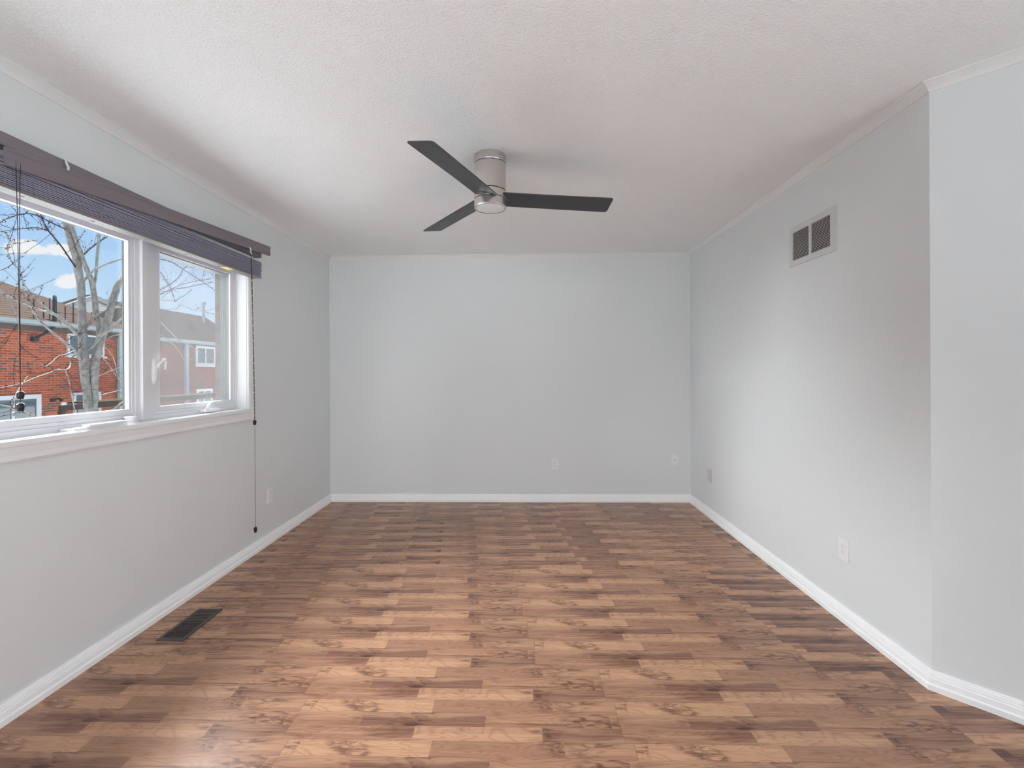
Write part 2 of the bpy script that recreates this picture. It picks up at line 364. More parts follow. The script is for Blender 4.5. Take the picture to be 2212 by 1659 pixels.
# large unseen opening added behind the camera to let fill light in
w2 = empty('fill_opening_rear', ((RX0 + RX1) / 2, YR - .08, RZ0)); w2['kind'] = 'structure'
bm = new()
for x in (RX0, (RX0 + RX1) / 2 - .03, RX1 - .06): box(bm, x, x + .06, YR - .11, YR - .05, RZ0, RZ1)
box(bm, RX0 + .06, RX1 - .06, YR - .11, YR - .05, RZ0, RZ0 + .06); box(bm, RX0 + .06, RX1 - .06, YR - .11, YR - .05, RZ1 - .06, RZ1)
obj('window_frame', bm, M['vinyl'], w2)

# baseboards and crown mouldings with mitred corners
PTS = [Vector(p) for p in ((XL, YR, 0), (XL, YB, 0), (XR, YB, 0), (XR, YC, 0), (XN, YD, 0), (XN, YR, 0))]
NRM = [Vector(n) for n in ((1, 0, 0), (0, -1, 0), (-1, 0, 0), (-.70711, -.70711, 0), (-1, 0, 0))]
def miter(i):
    if i == 0: return NRM[0]
    if i == 5: return NRM[4]
    a, b = NRM[i - 1], NRM[i]; return (a + b) / (1 + a.dot(b))
BB = [(0, 0), (.027, 0), (.027, .022), (.0235, .026), (.0215, .027), (.0200, .047), (.0165, .0495), (.0165, .056), (.013, .0585), (.0125, .064), (.0085, .066), (.0075, .0715), (0, .0725)]
CR = [(0, 0), (0, -.037), (.004, -.036), (.006, -.031), (.014, -.022), (.026, -.011), (.033, -.006), (.037, -.004), (.037, 0)]
SN = ['left', 'back', 'right', 'diagonal', 'right_rear']
for i in range(5):
    bm = new(); sweep(bm, BB, [(PTS[i], miter(i), (0, 0, 1)), (PTS[i + 1], miter(i + 1), (0, 0, 1))])
    struct('baseboard_' + SN[i], bm, M['trim'], label='white ridged baseboard on the %s wall' % SN[i].replace('_', ' '))
    bm = new(); z = Vector((0, 0, H)); sweep(bm, CR, [(PTS[i] + z, miter(i), (0, 0, 1)), (PTS[i + 1] + z, miter(i + 1), (0, 0, 1))])
    struct('trim_%d' % (i + 1), bm, M['ceiling_trim'] if 'ceiling_trim' in M else M['trim'], label='slim white cove moulding on the %s wall' % SN[i].replace('_', ' '))

# ------------------------------------------------------------------ window
win = empty('window_1', (XL, (WY0 + WY1) / 2, WZ0)); win['kind'] = 'structure'; win['label'] = 'white two-pane casement window in the left wall'
def ring(bm, xa, xb, y0, y1, z0, z1, w, wz=None, wb=None):
    """rectangular ring, four bars"""
    wz = w if wz is None else wz; wb = wz if wb is None else wb
    box(bm, xa, xb, y0, y0 + w, z0, z1); box(bm, xa, xb, y1 - w, y1, z0, z1)
    box(bm, xa, xb, y0 + w, y1 - w, z0, z0 + wb); box(bm, xa, xb, y0 + w, y1 - w, z1 - wz, z1)
# casing, ridged profile swept round the opening
CW = [(0, 0), (0, .010), (.004, .014), (.009, .016), (.013, .0125), (.017, .0125), (.022, .0155), (.028, .0145), (.052, .0115), (.060, .0135), (.070, .0135), (.078, .009), (.080, 0)]
bm = new()
path = []
for (y, z, oy, oz) in ((WY0, WZ0, -1, -1), (WY1, WZ0, 1, -1), (WY1, WZ1, 1, 1), (WY0, WZ1, -1, 1)):
    path.append(((XL, y, z), (0, oy, oz), (1, 0, 0)))
sweep(bm, CW, path, closed=True)
obj('casing', bm, M['casing'], win)
bm = new(); box(bm, XL - .10, XL + .02, WY0 - .012, WY1 + .012, WZ0 - .016, WZ0 + .004)
for k in range(2): box(bm, XL - .012 + k * .012, XL - .006 + k * .012, WY0, WY1, WZ0 + .004, WZ0 + .008)
obj('window_sill', bm, M['casing'], win)
bm = new(); box(bm, XL - .10, XL + .001, WY1 - .004, WY1 + .004, WZ0, WZ1); box(bm, XL - .10, XL + .001, WY0 - .004, WY0 + .004, WZ0, WZ1)
box(bm, XL - .10, XL + .001, WY0, WY1, WZ1 - .004, WZ1 + .004)
obj('jamb', bm, M['casing'], win)
G0, G1 = 1.100, 1.964
MY = 2.3285
def ring4(bm, xa, xb, y0, y1, z0, z1, wl, wr, wb, wt):
    box(bm, xa, xb, y0, y0 + wl, z0, z1); box(bm, xa, xb, y1 - wr, y1, z0, z1)
    box(bm, xa, xb, y0 + wl, y1 - wr, z0, z0 + wb); box(bm, xa, xb, y0 + wl, y1 - wr, z1 - wt, z1)
bm = new()
box(bm, -2.045, -1.979, MY - .0145, MY + .0145, WZ0, WZ1)                      # mullion
ring4(bm, -2.010, -1.988, MY + .0145, WY1, WZ0, WZ1, .050, .019, .030, .030)
ring4(bm, -2.045, -1.998, WY0, MY - .0145, WZ0, WZ1, .028, .024, .030, .030)
bevel(bm, .0015, 1)
obj('window_frame', bm, M['vinyl'], win)
def sash(y0, y1, gy0, gy1, xf, xg, xo, screen):
    """xf room face, xg glass, xo outer face"""
    b = new(); z0, z1 = WZ0 + .030, WZ1 - .030; q = .016
    ring4(b, xg - .007, xf, y0, y1, z0, z1, q, q, q, q)
    ring4(b, xg - .007, xf - .004, y0 + q, y1 - q, z0 + q, z1 - q, gy0 - y0 - q, y1 - q - gy1, G0 - z0 - q, z1 - q - G1)
    bevel(b, .0010, 1)
    s = obj('sash', b, M['vinyl'], win)
    b = new(); ring4(b, xg, xf - .003, gy0 - .002, gy1 + .002, G0 - .002, G1 + .002, .005, .005, .005, .005); obj('glazing_bead', b, M['vinyl'], s)
    b = new(); box(b, xg - .004, xg, gy0, gy1, G0, G1); obj('glass', b, M['glass'], s)
    if not screen:
        b = new(); ring4(b, xg - .0065, xg + .001, gy0, gy1 + .0005, G0, G1, .005, .006, .004, .004); obj('gasket', b, M['gasket'], s)
    if screen:
        b = new(); box(b, xg + .0030, xg + .0034, gy0 + .002, gy1 - .002, G0 + .002, G1 - .002)
        o = obj('insect_screen', b, M['screen'], s); o['label'] = 'fine grey insect mesh'
        b = new(); ring4(b, xo, xg - .007, y0 + .01, y1 - .01, z0 + .01, z1 - .01, gy0 - y0 - .008, y1 - gy1 - .0085, .028, .046)
        for k in range(3): x = xo + .004 + k * .012; box(b, x, x + .004, gy1 - .0040, gy1, G0, G1)
        obj('exterior_frame', b, M['exterior_frame'], s)
    return s
sash(2.391, 3.092, 2.445, 3.052, -1.994, -2.003, -2.066, True)
sash(1.498, MY - .0385, 1.526, 2.262, -2.003, -2.030, -2.041, False)
# fold-down crank on the right sash, long folded crank on the left, lock lever
def handle(path, seg=10, flat=1.0, m='plastic', name='crank_handle', parent=win):
    b = new(); tube(b, path, seg); return obj(name, b, M[m], parent, True)
b = new(); box(b, -1.992, -1.955, 2.745, 2.885, 1.040, 1.062); bevel(b, .008, 3); ck = obj('crank_housing', b, M['plastic'], win, False)
b = new(); tube(b, smooth_path([(-1.955, 2.755, 1.060, .008), (-1.948, 2.775, 1.086, .012), (-1.950, 2.82, 1.096, .011), (-1.955, 2.875, 1.098, .009), (-1.957, 2.905, 1.090, .006)]), 12); obj('crank_handle', b, M['plastic'], ck, True)
b = new(); box(b, -1.990, -1.925, 1.895, 2.165, 1.034, 1.0475); bevel(b, .005, 3); ck = obj('crank_housing', b, M['plastic'], win)
b = new(); box(b, -1.950, -1.915, 1.955, 2.150, 1.047, 1.059); bevel(b, .004, 2); obj('crank_handle', b, M['plastic'], ck)
b = new(); lathe(b, (-1.957, 2.213), [(.0, 1.0345), (.034, 1.0345), (.034, 1.040), (.024, 1.046), (.022, 1.060), (.027, 1.066), (.025, 1.070), (0, 1.070)], 28); obj('crank_knob', b, M['plastic'], ck, True)
b = new(); tube(b, smooth_path([(-1.992, 2.392, 1.226, .006), (-1.990, 2.392, 1.25, .013), (-1.988, 2.393, 1.295, .0155), (-1.990, 2.394, 1.34, .013), (-1.992, 2.394, 1.364, .006)]), 14); lk = obj('sash_lock', b, M['plastic'], win)
b = new(); tube(b, smooth_path([(-1.988, 2.398, 1.30, .006), (-1.970, 2.405, 1.33, .006), (-1.958, 2.415, 1.352, .006), (-1.955, 2.432, 1.360, .006), (-1.962, 2.446, 1.350, .006), (-1.968, 2.452, 1.325, .0055), (-1.972, 2.452, 1.305, .005)]), 10); obj('lock_lever', b, M['plastic'], lk, True)
# outer face of this house: brick veneer round the opening
bm = new(); X0, X1 = -2.154, -2.04
box(bm, X0, X1, YR - 1, WY0 - .02, -3, 3.2); box(bm, X0, X1, WY1 + .015, YB + 1, -3, 3.2)
box(bm, X0, X1, WY0 - .02, WY1 + .015, -3, WZ0 - .03); box(bm, X0, X1, WY0 - .02, WY1 + .015, WZ1 + .02, 3.2)
M['brick_own'] = brick_mat('brown_brick_own', (.075, .060, .050), (.05, .038, .034), (.09, .085, .08))
struct('wall_exterior', bm, M['brick_own'], label='brown brick return seen through the right pane')

# ------------------------------------------------------------------ blind
bl = empty('window_blind', (XL, 2.3, 2.15))
tag(bl, 'dark aubergine-brown wooden venetian blind raised into a stack above the window', 'blind')
BY0, BY1 = 1.32, 3.15
b = new(); box(b, XL + .004, XL + .060, BY0, 3.170, 2.108, 2.157); bevel(b, .002, 1); hr = obj('headrail', b, M['headrail'], bl)
b = new(); box(b, XL + .0, XL + .066, 3.166, 3.186, 2.104, 2.160); bevel(b, .002, 1); obj('end_bracket', b, M['slotgrey'], hr)
T = Matrix.Translation((XL + .092, 2.4025, 2.1118)) @ Matrix.Rotation(math.atan(.109 / 1.685), 4, 'X') @ Matrix.Rotation(math.radians(4), 4, 'Y')
b = new()
prof = [(-.006, -.033), (.003, -.033), (.0055, -.029), (.0045, -.012), (.0045, .018), (.007, .026), (.005, .033), (-.006, .033)]
rings = [[b.verts.new(T @ Vector((x, y, z))) for x, z in prof] for y in (-.843, .843)]
for j in range(len(prof)): b.faces.new((rings[0][j], rings[0][(j + 1) % 8], rings[1][(j + 1) % 8], rings[1][j]))
b.faces.new(rings[0]); b.faces.new(rings[1][::-1])
va = obj('valance', b, M['blindwood'], bl); va['label'] = 'valance board slipped down at its left end'
b = new(); tube(b, [(XL + .064, 1.795, 2.163, .003), (XL + .070, 1.797, 2.158, .004), (XL + .068, 1.800, 2.145, .004), (XL + .074, 1.803, 2.128, .005), (XL + .071, 1.805, 2.112, .005)], 8); o = obj('valance_clip', b, M['clip'], bl); 
b = new(); tube(b, [(XL + .098, 2.99, 2.128, .003), (XL + .104, 2.995, 2.116, .004), (XL + .099, 3.0, 2.10, .004), (XL + .104, 3.003, 2.082, .004)], 8); obj('valance_clip', b, M['clip'], bl)
rnd = random.Random(4)
NS = 15
for k in range(NS):
    z = 1.966 + k * .0068
    dy = rnd.uniform(-.006, .006); dx = rnd.uniform(-.0015, .0015)
    b = new(); Tm = Matrix.Translation((XL + .0535 + dx, 0, z)) @ Matrix.Rotation(math.radians(rnd.uniform(-2, 2)), 4, 'Y')
    box(b, -.0315, .0315, BY0 + dy, BY1 + dy, -.0021, .0021, Tm); obj('slat', b, M['slat'], bl)
b = new(); box(b, XL + .021, XL + .087, BY0, BY1, 1.950, 1.962); bevel(b, .002, 1); br = obj('bottom_rail', b, M['blindwood'], bl)
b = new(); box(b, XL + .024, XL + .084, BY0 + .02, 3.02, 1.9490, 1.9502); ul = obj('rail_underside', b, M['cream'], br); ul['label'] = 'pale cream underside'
b = new(); box(b, XL + .034, XL + .074, 2.79, 2.862, 1.9478, 1.9488); o = obj('warning_label', b, M['yellow'], br); o['label'] = 'yellow warning label'
for y in (1.659, 1.937, 2.21, 2.49, 2.761):
    b = new(); lathe(b, (XL + .050, y - .01), [(.0, 1.9455), (.006, 1.9455), (.0105, 1.9480), (.0115, 1.9492)], 16); obj('cord_button', b, M['blindwood'], br)
for y in (1.659, 1.937, 2.21, 2.49, 2.761, 3.04):
    b = new()
    for x in (XL + .020, XL + .0885): tube(b, [(x, y - .008, 1.955, .0007), (x, y - .008, 2.10, .0007)], 5); tube(b, [(x, y + .008, 1.955, .0007), (x, y + .008, 2.10, .0007)], 5)
    obj('ladder_string', b, M['slat'], bl)
def tassel(x, y, zt, h, parent, r=.0115):
    b = new(); lathe(b, (x, y), [(.002, zt), (r * .62, zt), (r * .66, zt - h * .06), (r * .92, zt - h * .16), (r, zt - h * .24), (r * .92, zt - h * .6), (r * .74, zt - h), (.001, zt - h)], 20)
    return obj('tassel', b, M['tassel'], parent, False)
xc = XL + .095
b = new(); n = 90
for ph in (0, PI):
    pts = []
    for i in range(n + 1):
        f = i / n; z = 2.125 - f * (2.125 - .962); y = 3.005 + .038 * f ** .6
        a = ph + z * 62; r = .0022 if z < 1.95 else .001
        pts.append((xc + r * math.cos(a), y + r * math.sin(a), z, .0016))
    tube(b, pts, 6)
c1 = obj('lift_cord', b, M['cord'], bl); tassel(xc, 3.043, .962, .032, c1)
b = new(); tube(b, [(xc, 3.043, .935, .0011), (xc + .001, 3.046, .23, .0011)], 6); c2 = obj('lift_cord', b, M['cord'], bl); tassel(xc, 3.046, .232, .036, c2)
b = new(); tube(b, smooth_path([(xc, 1.592, 2.08, .0012), (xc, 1.598, 1.80, .0012), (xc, 1.604, 1.222, .0012)]), 6); c3 = obj('lift_cord', b, M['cord'], bl); tassel(xc, 1.604, 1.222, .0285, c3, .0118)
b = new(); tube(b, smooth_path([(xc, 1.609, 2.08, .0012), (xc, 1.604, 1.80, .0012), (xc - .001, 1.605, 1.180, .0012)]), 6); c4 = obj('lift_cord', b, M['cord'], bl); tassel(xc - .001, 1.605, 1.179, .0300, c4, .0118)

# ------------------------------------------------------------------ ceiling fan
fx, fy = -.1675, 2.4269
fan = empty('ceiling_fan', (fx, fy, H))
tag(fan, 'brushed nickel flush-mount ceiling fan with three dark blades and a round light', 'ceiling fan')
b = new(); lathe(b, (fx, fy), [(.0, 2.44), (.0854, 2.44), (.0854, 2.400), (.0845, 2.3975), (.0, 2.3975)], 72); o = obj('canopy', b, M['nickel'], fan, False)
for a in (-50, -132):
    b = new(); a = math.radians(a); tube(b, [(fx + .084 * math.cos(a), fy + .084 * math.sin(a), 2.423, .003), (fx + .0885 * math.cos(a), fy + .0885 * math.sin(a), 2.423, .003)], 10); obj('screw', b, M['nickel_edge'], o)
b = new(); lathe(b, (fx, fy), [(.0, 2.3935), (.0845, 2.3935), (.0855, 2.3925), (.0855, 2.2535), (.0835, 2.2515), (.0, 2.2515)], 72); obj('motor_housing', b, M['nickel'], fan)
for z0, z1 in ((2.3975, 2.393), (2.2525, 2.2465), (2.2085, 2.2035)):
    b = new(); lathe(b, (fx, fy), [(.0838, z0), (.0838, z1)], 72); obj('seam', b, M['slot'], fan)
b = new(); lathe(b, (fx, fy), [(.0866, 2.1850), (.0866, 2.1838)], 72); obj('seam', b, M['slotgrey'], fan)
b = new(); lathe(b, (fx, fy), [(.0, 2.2475), (.0845, 2.2475), (.0858, 2.246), (.0858, 2.2095), (.084, 2.208), (.0, 2.208)], 72); obj('rotor_ring', b, M['nickel'], fan)
b = new(); lathe(b, (fx, fy), [(.0, 2.2045), (.0845, 2.2045), (.0862, 2.203), (.0862, 2.186), (.0868, 2.185), (.0868, 2.166), (.0845, 2.1615), (.079, 2.1605), (.0770, 2.162), (.0770, 2.168)], 72); lk = obj('light_kit', b, M['nickel'], fan)
b = new(); lathe(b, (fx, fy), [(.0768, 2.166), (.0765, 2.1625), (.072, 2.1612), (.0, 2.1605)], 72); obj('light_lens', b, M['lens'], lk, True)
def blade():
    b = new()
    out = [(.050, -.0495, 2.2285), (.30, -.010, 2.2257), (.640, .0355, 2.2224), (.662, .0398, 2.2218), (.667, .048, 2.220), (.655, .150, 2.1995), (.650, .162, 2.1968), (.641, .1665, 2.1957), (.30, .1165, 2.2010), (.050, .078, 2.2050)]
    top = [b.verts.new((x, y, z + .003)) for x, y, z in out]; bot = [b.verts.new((x, y, z - .003)) for x, y, z in out]
    b.faces.new(top); b.faces.new(bot[::-1]); n = len(out)
    for i in range(n): b.faces.new((top[i], bot[i], bot[(i + 1) % n], top[(i + 1) % n]))
    return b
me = None
for k in range(3):
    if me is None:
        o = obj('blade', blade(), M['blade'], None); me = o.data
    else:
        o = o.copy(); C.objects.link(o)
    o.parent = fan; o.matrix_parent_inverse = Matrix.Translation((0, 0, -H)); o.rotation_euler = (0, 0, k * 2 * PI / 3)

# ------------------------------------------------------------------ plates, grille, register
def frame_at(c, n):
    n = Vector(n).normalized(); r = Vector((0, 0, 1)).cross(n).normalized(); u = Vector((0, 0, 1))
    return Matrix(((r.x, u.x, n.x, c[0]), (r.y, u.y, n.y, c[1]), (r.z, u.z, n.z, c[2]), (0, 0, 0, 1)))
def rbox(b, x0, x1, y0, y1, z0, z1, T, bv=0, seg=2):
    t = new(); box(t, x0, x1, y0, y1, z0, z1)
    if bv: bevel(t, bv, seg)
    bmesh.ops.transform(t, matrix=T, verts=t.verts)
    me = bpy.data.meshes.new('t'); t.to_mesh(me); t.free(); b.from_mesh(me); bpy.data.meshes.remove(me)
def disc(b, x, y, z0, z1, r, T, seg=16):
    vs = []
    for z in (z0, z1): vs.append([b.verts.new(T @ Vector((x + r * math.cos(2 * PI * k / seg), y + r * math.sin(2 * PI * k / seg), z))) for k in range(seg)])
    for k in range(seg): b.faces.new((vs[0][k], vs[0][(k + 1) % seg], vs[1][(k + 1) % seg], vs[1][k]))
    b.faces.new(vs[1])
def outlet(c, n, label):
    e = empty('wall_outlet', c); tag(e, label, 'outlet', 'duplex wall outlets'); T = frame_at(c, n)
    b = new(); rbox(b, -.0355, .0355, -.056, .056, 0, .0055, T, .0025); obj('plate', b, M['plastic'], e)
    b = new(); rbox(b, -.0168, .0168, -.0335, .0335, .0045, .0072, T, .0012); rc = obj('receptacle', b, M['plastic'], e)
    b = new()
    for s in (1, -1):
        yo = s * .0165 + .002
        rbox(b, -.0080, -.0060, yo - .001, yo + .0075, .0070, .0075, T); rbox(b, .0058, .0076, yo, yo + .0070, .0070, .0075, T)
        disc(b, 0, yo - .0085, .0070, .0075, .0026, T)
    obj('socket_slots', b, M['slotgrey'], rc)
    for s in (1, -1):
        b = new(); disc(b, 0, s * .0420, .005, .0062, .003, T); obj('screw', b, M['plastic'], e)
    return e
outlet((XL, 3.385, .356), (1, 0, 0), 'white outlet on the left wall under the far end of the window')
outlet((.314, YB, .368), (0, -1, 0), 'white outlet on the back wall, the one facing the camera')
outlet((XR, 2.358, .362), (-1, 0, 0), 'white outlet low on the right wall below the air grille')
c = (1.4865, YB, .4125); e = empty('coaxial_plate', c); tag(e, 'white coaxial cable plate on the back wall near the right corner', 'cable plate'); T = frame_at(c, (0, -1, 0))
b = new(); rbox(b, -.0345, .0345, -.0545, .0545, 0, .006, T, .0025); obj('plate', b, M['plastic'], e)
b = new(); disc(b, 0, 0, .006, .010, .0062, T, 6); disc(b, 0, 0, .010, .018, .0045, T); disc(b, 0, 0, .018, .0182, .002, T); o = obj('coaxial_connector', b, M['nickel_edge'], e); o['label'] = 'metal screw connector'
for s in (1, -1):
    b = new(); disc(b, 0, s * .0415, .006, .0072, .0034, T); obj('screw', b, M['nickel_edge'], e)
c = (XR, 4.018, .3605); e = empty('blank_wall_plate', c); tag(e, 'beige-grey blank wall plate on the right wall next to the back corner', 'wall plate'); T = frame_at(c, (-1, 0, 0))
b = new(); rbox(b, -.0400, .0400, -.0545, .0545, 0, .009, T, .003); obj('plate', b, M['beige'], e)
b = new(); rbox(b, -.022, .022, -.036, .036, .0085, .0105, T, .001); obj('insert', b, M['beige'], e)
# return air grille
gy0, gy1, gz0, gz1 = 2.395, 2.807, 1.912, 2.1495
e = empty('air_return_grille', (XR, (gy0 + gy1) / 2, (gz0 + gz1) / 2)); tag(e, 'white louvred air return grille high on the right wall', 'vent grille')
b = new(); xg = XR - .007
for a0, a1, c0, c1 in ((gy0, 2.442, gz0, gz1), (2.7785, gy1, gz0, gz1), (2.442, 2.7785, gz0, 1.9445), (2.442, 2.7785, 2.1135, gz1), (2.604, 2.6225, 1.9445, 2.1135)):
    box(b, xg, XR, a0, a1, c0, c1)
M['grille'] = mat('grille_paint', (.62, .625, .62), .5)
obj('grille_frame', b, M['grille'], e)
for a0, a1 in ((2.442, 2.604), (2.6225, 2.7785)):
    b = new(); n = 20; p = (2.1135 - 1.9445) / n
    for k in range(n):
        Tm = Matrix.Translation((XR - .0040, 0, 1.9445 + (k + .5) * p)) @ Matrix.Rotation(math.radians(-28), 4, 'Y')
        box(b, -.0028, .0028, a0, a1, -.0012, .0012, Tm)
    obj('louvers', b, M['grille'], e)
b = new(); box(b, XR - .0012, XR - .0004, 2.442, 2.7785, 1.9445, 2.1135); obj('dark_backing', b, M['slot'], e)
# floor register
rx0, rx1, ry0, ry1 = -1.765, -1.632, 2.130, 2.418
e = empty('floor_register', ((rx0 + rx1) / 2, (ry0 + ry1) / 2, 0)); tag(e, 'dark bronze slotted floor register on the laminate below the window', 'floor vent')
b = new()
for a in ((rx0, rx1, ry0, ry0 + .020), (rx0, rx1, ry1 - .013, ry1), (rx0, rx0 + .017, ry0 + .020, ry1 - .013), (rx1 - .017, rx1, ry0 + .020, ry1 - .013)):
    box(b, *a, 0, .0045)
obj('register_frame', b, M['bronze'], e)
b = new(); y0, y1 = ry0 + .020, ry1 - .013; n = 18; p = (y1 - y0) / n
for k in range(n):
    Tm = Matrix.Translation((0, y0 + (k + .5) * p, .0032)) @ Matrix.Rotation(math.radians(12 if k < 9 else 0), 4, 'X')
    w_ = .0028 if k < 9 else .0042
    box(b, rx0 + .017, rx1 - .017, -w_, w_, -.0008, .0008, Tm)
obj('register_louvers', b, M['bronze'], e)
b = new(); box(b, rx0 + .016, rx1 - .016, y0 - .001, y1 + .001, .0002, .0012); obj('dark_sheet', b, M['slot'], e)  # dark sheet painted in for the shaded duct under the louvers

# ------------------------------------------------------------------ outside
GZ = -2.9
M['brick1'] = brick_mat('orange_red_brick', (.140, .033, .0175), (.052, .033, .028), (.17, .098, .075))
M['brick2'] = brick_mat('pinkish_brick', (.085, .026, .018), (.055, .026, .020), (.09, .052, .043))
M['shingle1'] = strip_mat('tan_brown_shingles', (.034, .0245, .020), (.012, .009, .0085), .085)
M['shingle2'] = strip_mat('grey_brown_shingles', (.0115, .0098, .0096), (.0085, .0075, .0072), .085)
M['gutter'] = mat('pale_grey_gutter', (.13, .155, .165), .4, spec=0)
M['extwhite'] = mat('white_exterior_trim', (.24, .25, .26), .5, spec=0)
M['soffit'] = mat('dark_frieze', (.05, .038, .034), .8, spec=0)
M['siding'] = strip_mat('pale_siding', (.42, .45, .465), (.31, .34, .35), .16, rough=.6)
M['extglass'] = mat('dark_house_glass', (.035, .05, .06), .08)
M['antenna'] = mat('dark_antenna_metal', (.014, .018, .023), .6, 0, spec=0)
M['bark'] = mat('pale_grey_bark', (.085, .080, .077), .85, bump=(30, .6, .01), spec=0)
t = M['bark'].node_tree; b_ = t.nodes['Principled BSDF']; c_ = N(t, 'ShaderNodeTexCoord'); n_ = N(t, 'ShaderNodeTexNoise', i_Scale=16.0, i_Detail=5.0, i_Roughness=.7)
r_ = N(t, 'ShaderNodeValToRGB'); r_.color_ramp.elements[0].position = .36; r_.color_ramp.elements[0].color = (.056, .055, .053, 1); r_.color_ramp.elements[1].position = .62; r_.color_ramp.elements[1].color = (.118, .115, .111, 1)
t.links.new(c_.outputs['Object'], n_.inputs['Vector']); t.links.new(n_.outputs[0], r_.inputs[0]); t.links.new(r_.outputs[0], b_.inputs['Base Color'])
M['twig'] = mat('dark_twig_and_backlit_bark', (.013, .011, .011), .85, spec=0)  # also on high thin branches, with backlit darkness put into the colour
M['bud'] = mat('red_brown_bud', (.034, .010, .009), .7, spec=0)
M['timber'] = mat('weathered_timber', (.022, .017, .013), .9, bump=(20, .4, .01), spec=0)
M['lampglass'] = mat('lamp_glass', (.25, .25, .26), .2)
M['ground'] = mat('pale_bounce_ground', (.37, .37, .37), .9, bump=(3, .3, .02))  # unseen ground, made pale so sunlight bounces up onto the ceiling
bm = new(); box(bm, -90, 2.7, -5.5, 90, GZ - .3, GZ); struct('ground', bm, M['ground'], label='unseen ground between the houses, made pale to bounce light up')

M['bounce_rear'] = mat('grey_bounce_ground', (.275, .285, .28), .95, bump=(3, .6, .05))  # unseen ground, grey chosen for how much light it throws indoors
bm = new(); box(bm, -90, 60, -60, -5.5, GZ - .3, GZ); box(bm, 2.7, 60, -5.5, 60, GZ - .3, GZ); struct('ground', bm, M['bounce_rear'], label='unseen grey ground behind the house, toned to bounce light in')
def house_window(par, X, y0, y1, z0, z1, fw, bars=(), sill=True, name='house_window'):
    b = new(); ring(b, X - .02, X + .05, y0, y1, z0, z1, fw)
    for y in bars: box(b, X - .02, X + .04, y - .035, y + .035, z0 + fw, z1 - fw)
    if sill: box(b, X - .02, X + .10, y0 - .05, y1 + .05, z0 - .07, z0)
    wv = obj(name, b, M['extwhite'], par)
    b = new(); box(b, X - .02, X + .015, y0 + fw, y1 - fw, z0 + fw, z1 - fw); obj('pane', b, M['extglass'], wv)
    return wv
# near brick house
h1 = empty('brick_house', (-18, 9, GZ)); tag(h1, 'orange-red brick house across the garden, seen through the left pane', 'house')
b = new(); box(b, -25, -15, 0, 16.6, GZ, 2.80); obj('wall', b, M['brick1'], h1)
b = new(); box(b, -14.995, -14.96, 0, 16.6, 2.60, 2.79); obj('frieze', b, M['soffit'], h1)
b = new()
e0, e1, s = 2.86, 2.90 + .572 * 5.4, 5.4
v = [b.verts.new(p) for p in ((-14.6, 17.0, 2.90), (-25.4, 17.0, 2.90), (-25.4, -.4, 2.90), (-14.6, -.4, 2.90), (-20, 11.6, e1), (-20, 5.0, e1))]
for f in ((3, 0, 4, 5), (0, 1, 4), (1, 2, 5, 4), (2, 3, 5), (0, 3, 2, 1)): b.faces.new([v[i] for i in f])
obj('roof', b, M['shingle1'], h1)
b = new(); box(b, -14.66, -14.52, -.4, 17.05, 2.785, 2.895); box(b, -15.0, -14.66, 0, 17.0, 2.775, 2.80); obj('gutter', b, M['gutter'], h1)
b = new(); box(b, -14.99, -14.88, 16.38, 16.50, GZ, 2.79); obj('downspout', b, M['gutter'], h1)
house_window(h1, -15, 14.55, 15.85, 1.90, 2.62, .06)
house_window(h1, -15, 11.2, 13.72, -1.2, .66, .13, (12.35, 12.95))
house_window(h1, -15, 14.74, 15.72, -.45, .65, .08, (15.2,))
b = new(); box(b, -15, -14.93, 14.02, 14.12, .40, .50); tube(b, [(-14.95, 14.06, .47, .03), (-14.82, 14.12, .50, .035), (-14.76, 14.17, .42, .05)], 10); lp = obj('wall_lamp', b, M['antenna'], h1)
b = new(); lathe(b, (-14.75, 14.20), [(.02, .40), (.07, .37), (.075, .24), (.02, .22)], 14, True, True); obj('lamp_glass', b, M['lampglass'], lp)
# antenna on the roof edge
an = empty('television_antenna', (-14.8, 13.5, 2.4)); tag(an, 'dark television antenna on a bent mast bracketed to the brick house', 'antenna')
b = new(); tube(b, smooth_path([(-14.9, 13.52, 2.40, .03), (-14.8, 13.62, 2.50, .035), (-14.8, 13.80, 2.63, .045), (-14.75, 13.87, 2.74, .05), (-14.7, 13.88, 2.95, .05), (-14.7, 13.89, 3.75, .045)]), 10); obj('mast', b, M['antenna'], an, True)
b = new(); box(b, -15.0, -14.88, 13.44, 13.60, 2.29, 2.43); obj('wall_bracket', b, M['antenna'], an)
b = new(); tube(b, [(-14.72, 13.25, 3.24, .012), (-14.72, 14.60, 3.24, .012)], 6); obj('boom', b, M['antenna'], an)
for y, a, c_ in ((13.30, 2.93, 3.56), (13.58, 3.0, 3.50), (13.76, 2.95, 3.66), (13.96, 2.90, 3.70), (14.24, 2.93, 3.46), (14.50, 2.90, 3.62)):
    b = new(); tube(b, [(-14.72, y, a, .016), (-14.72, y, c_, .016)], 6); obj('element', b, M['antenna'], an)
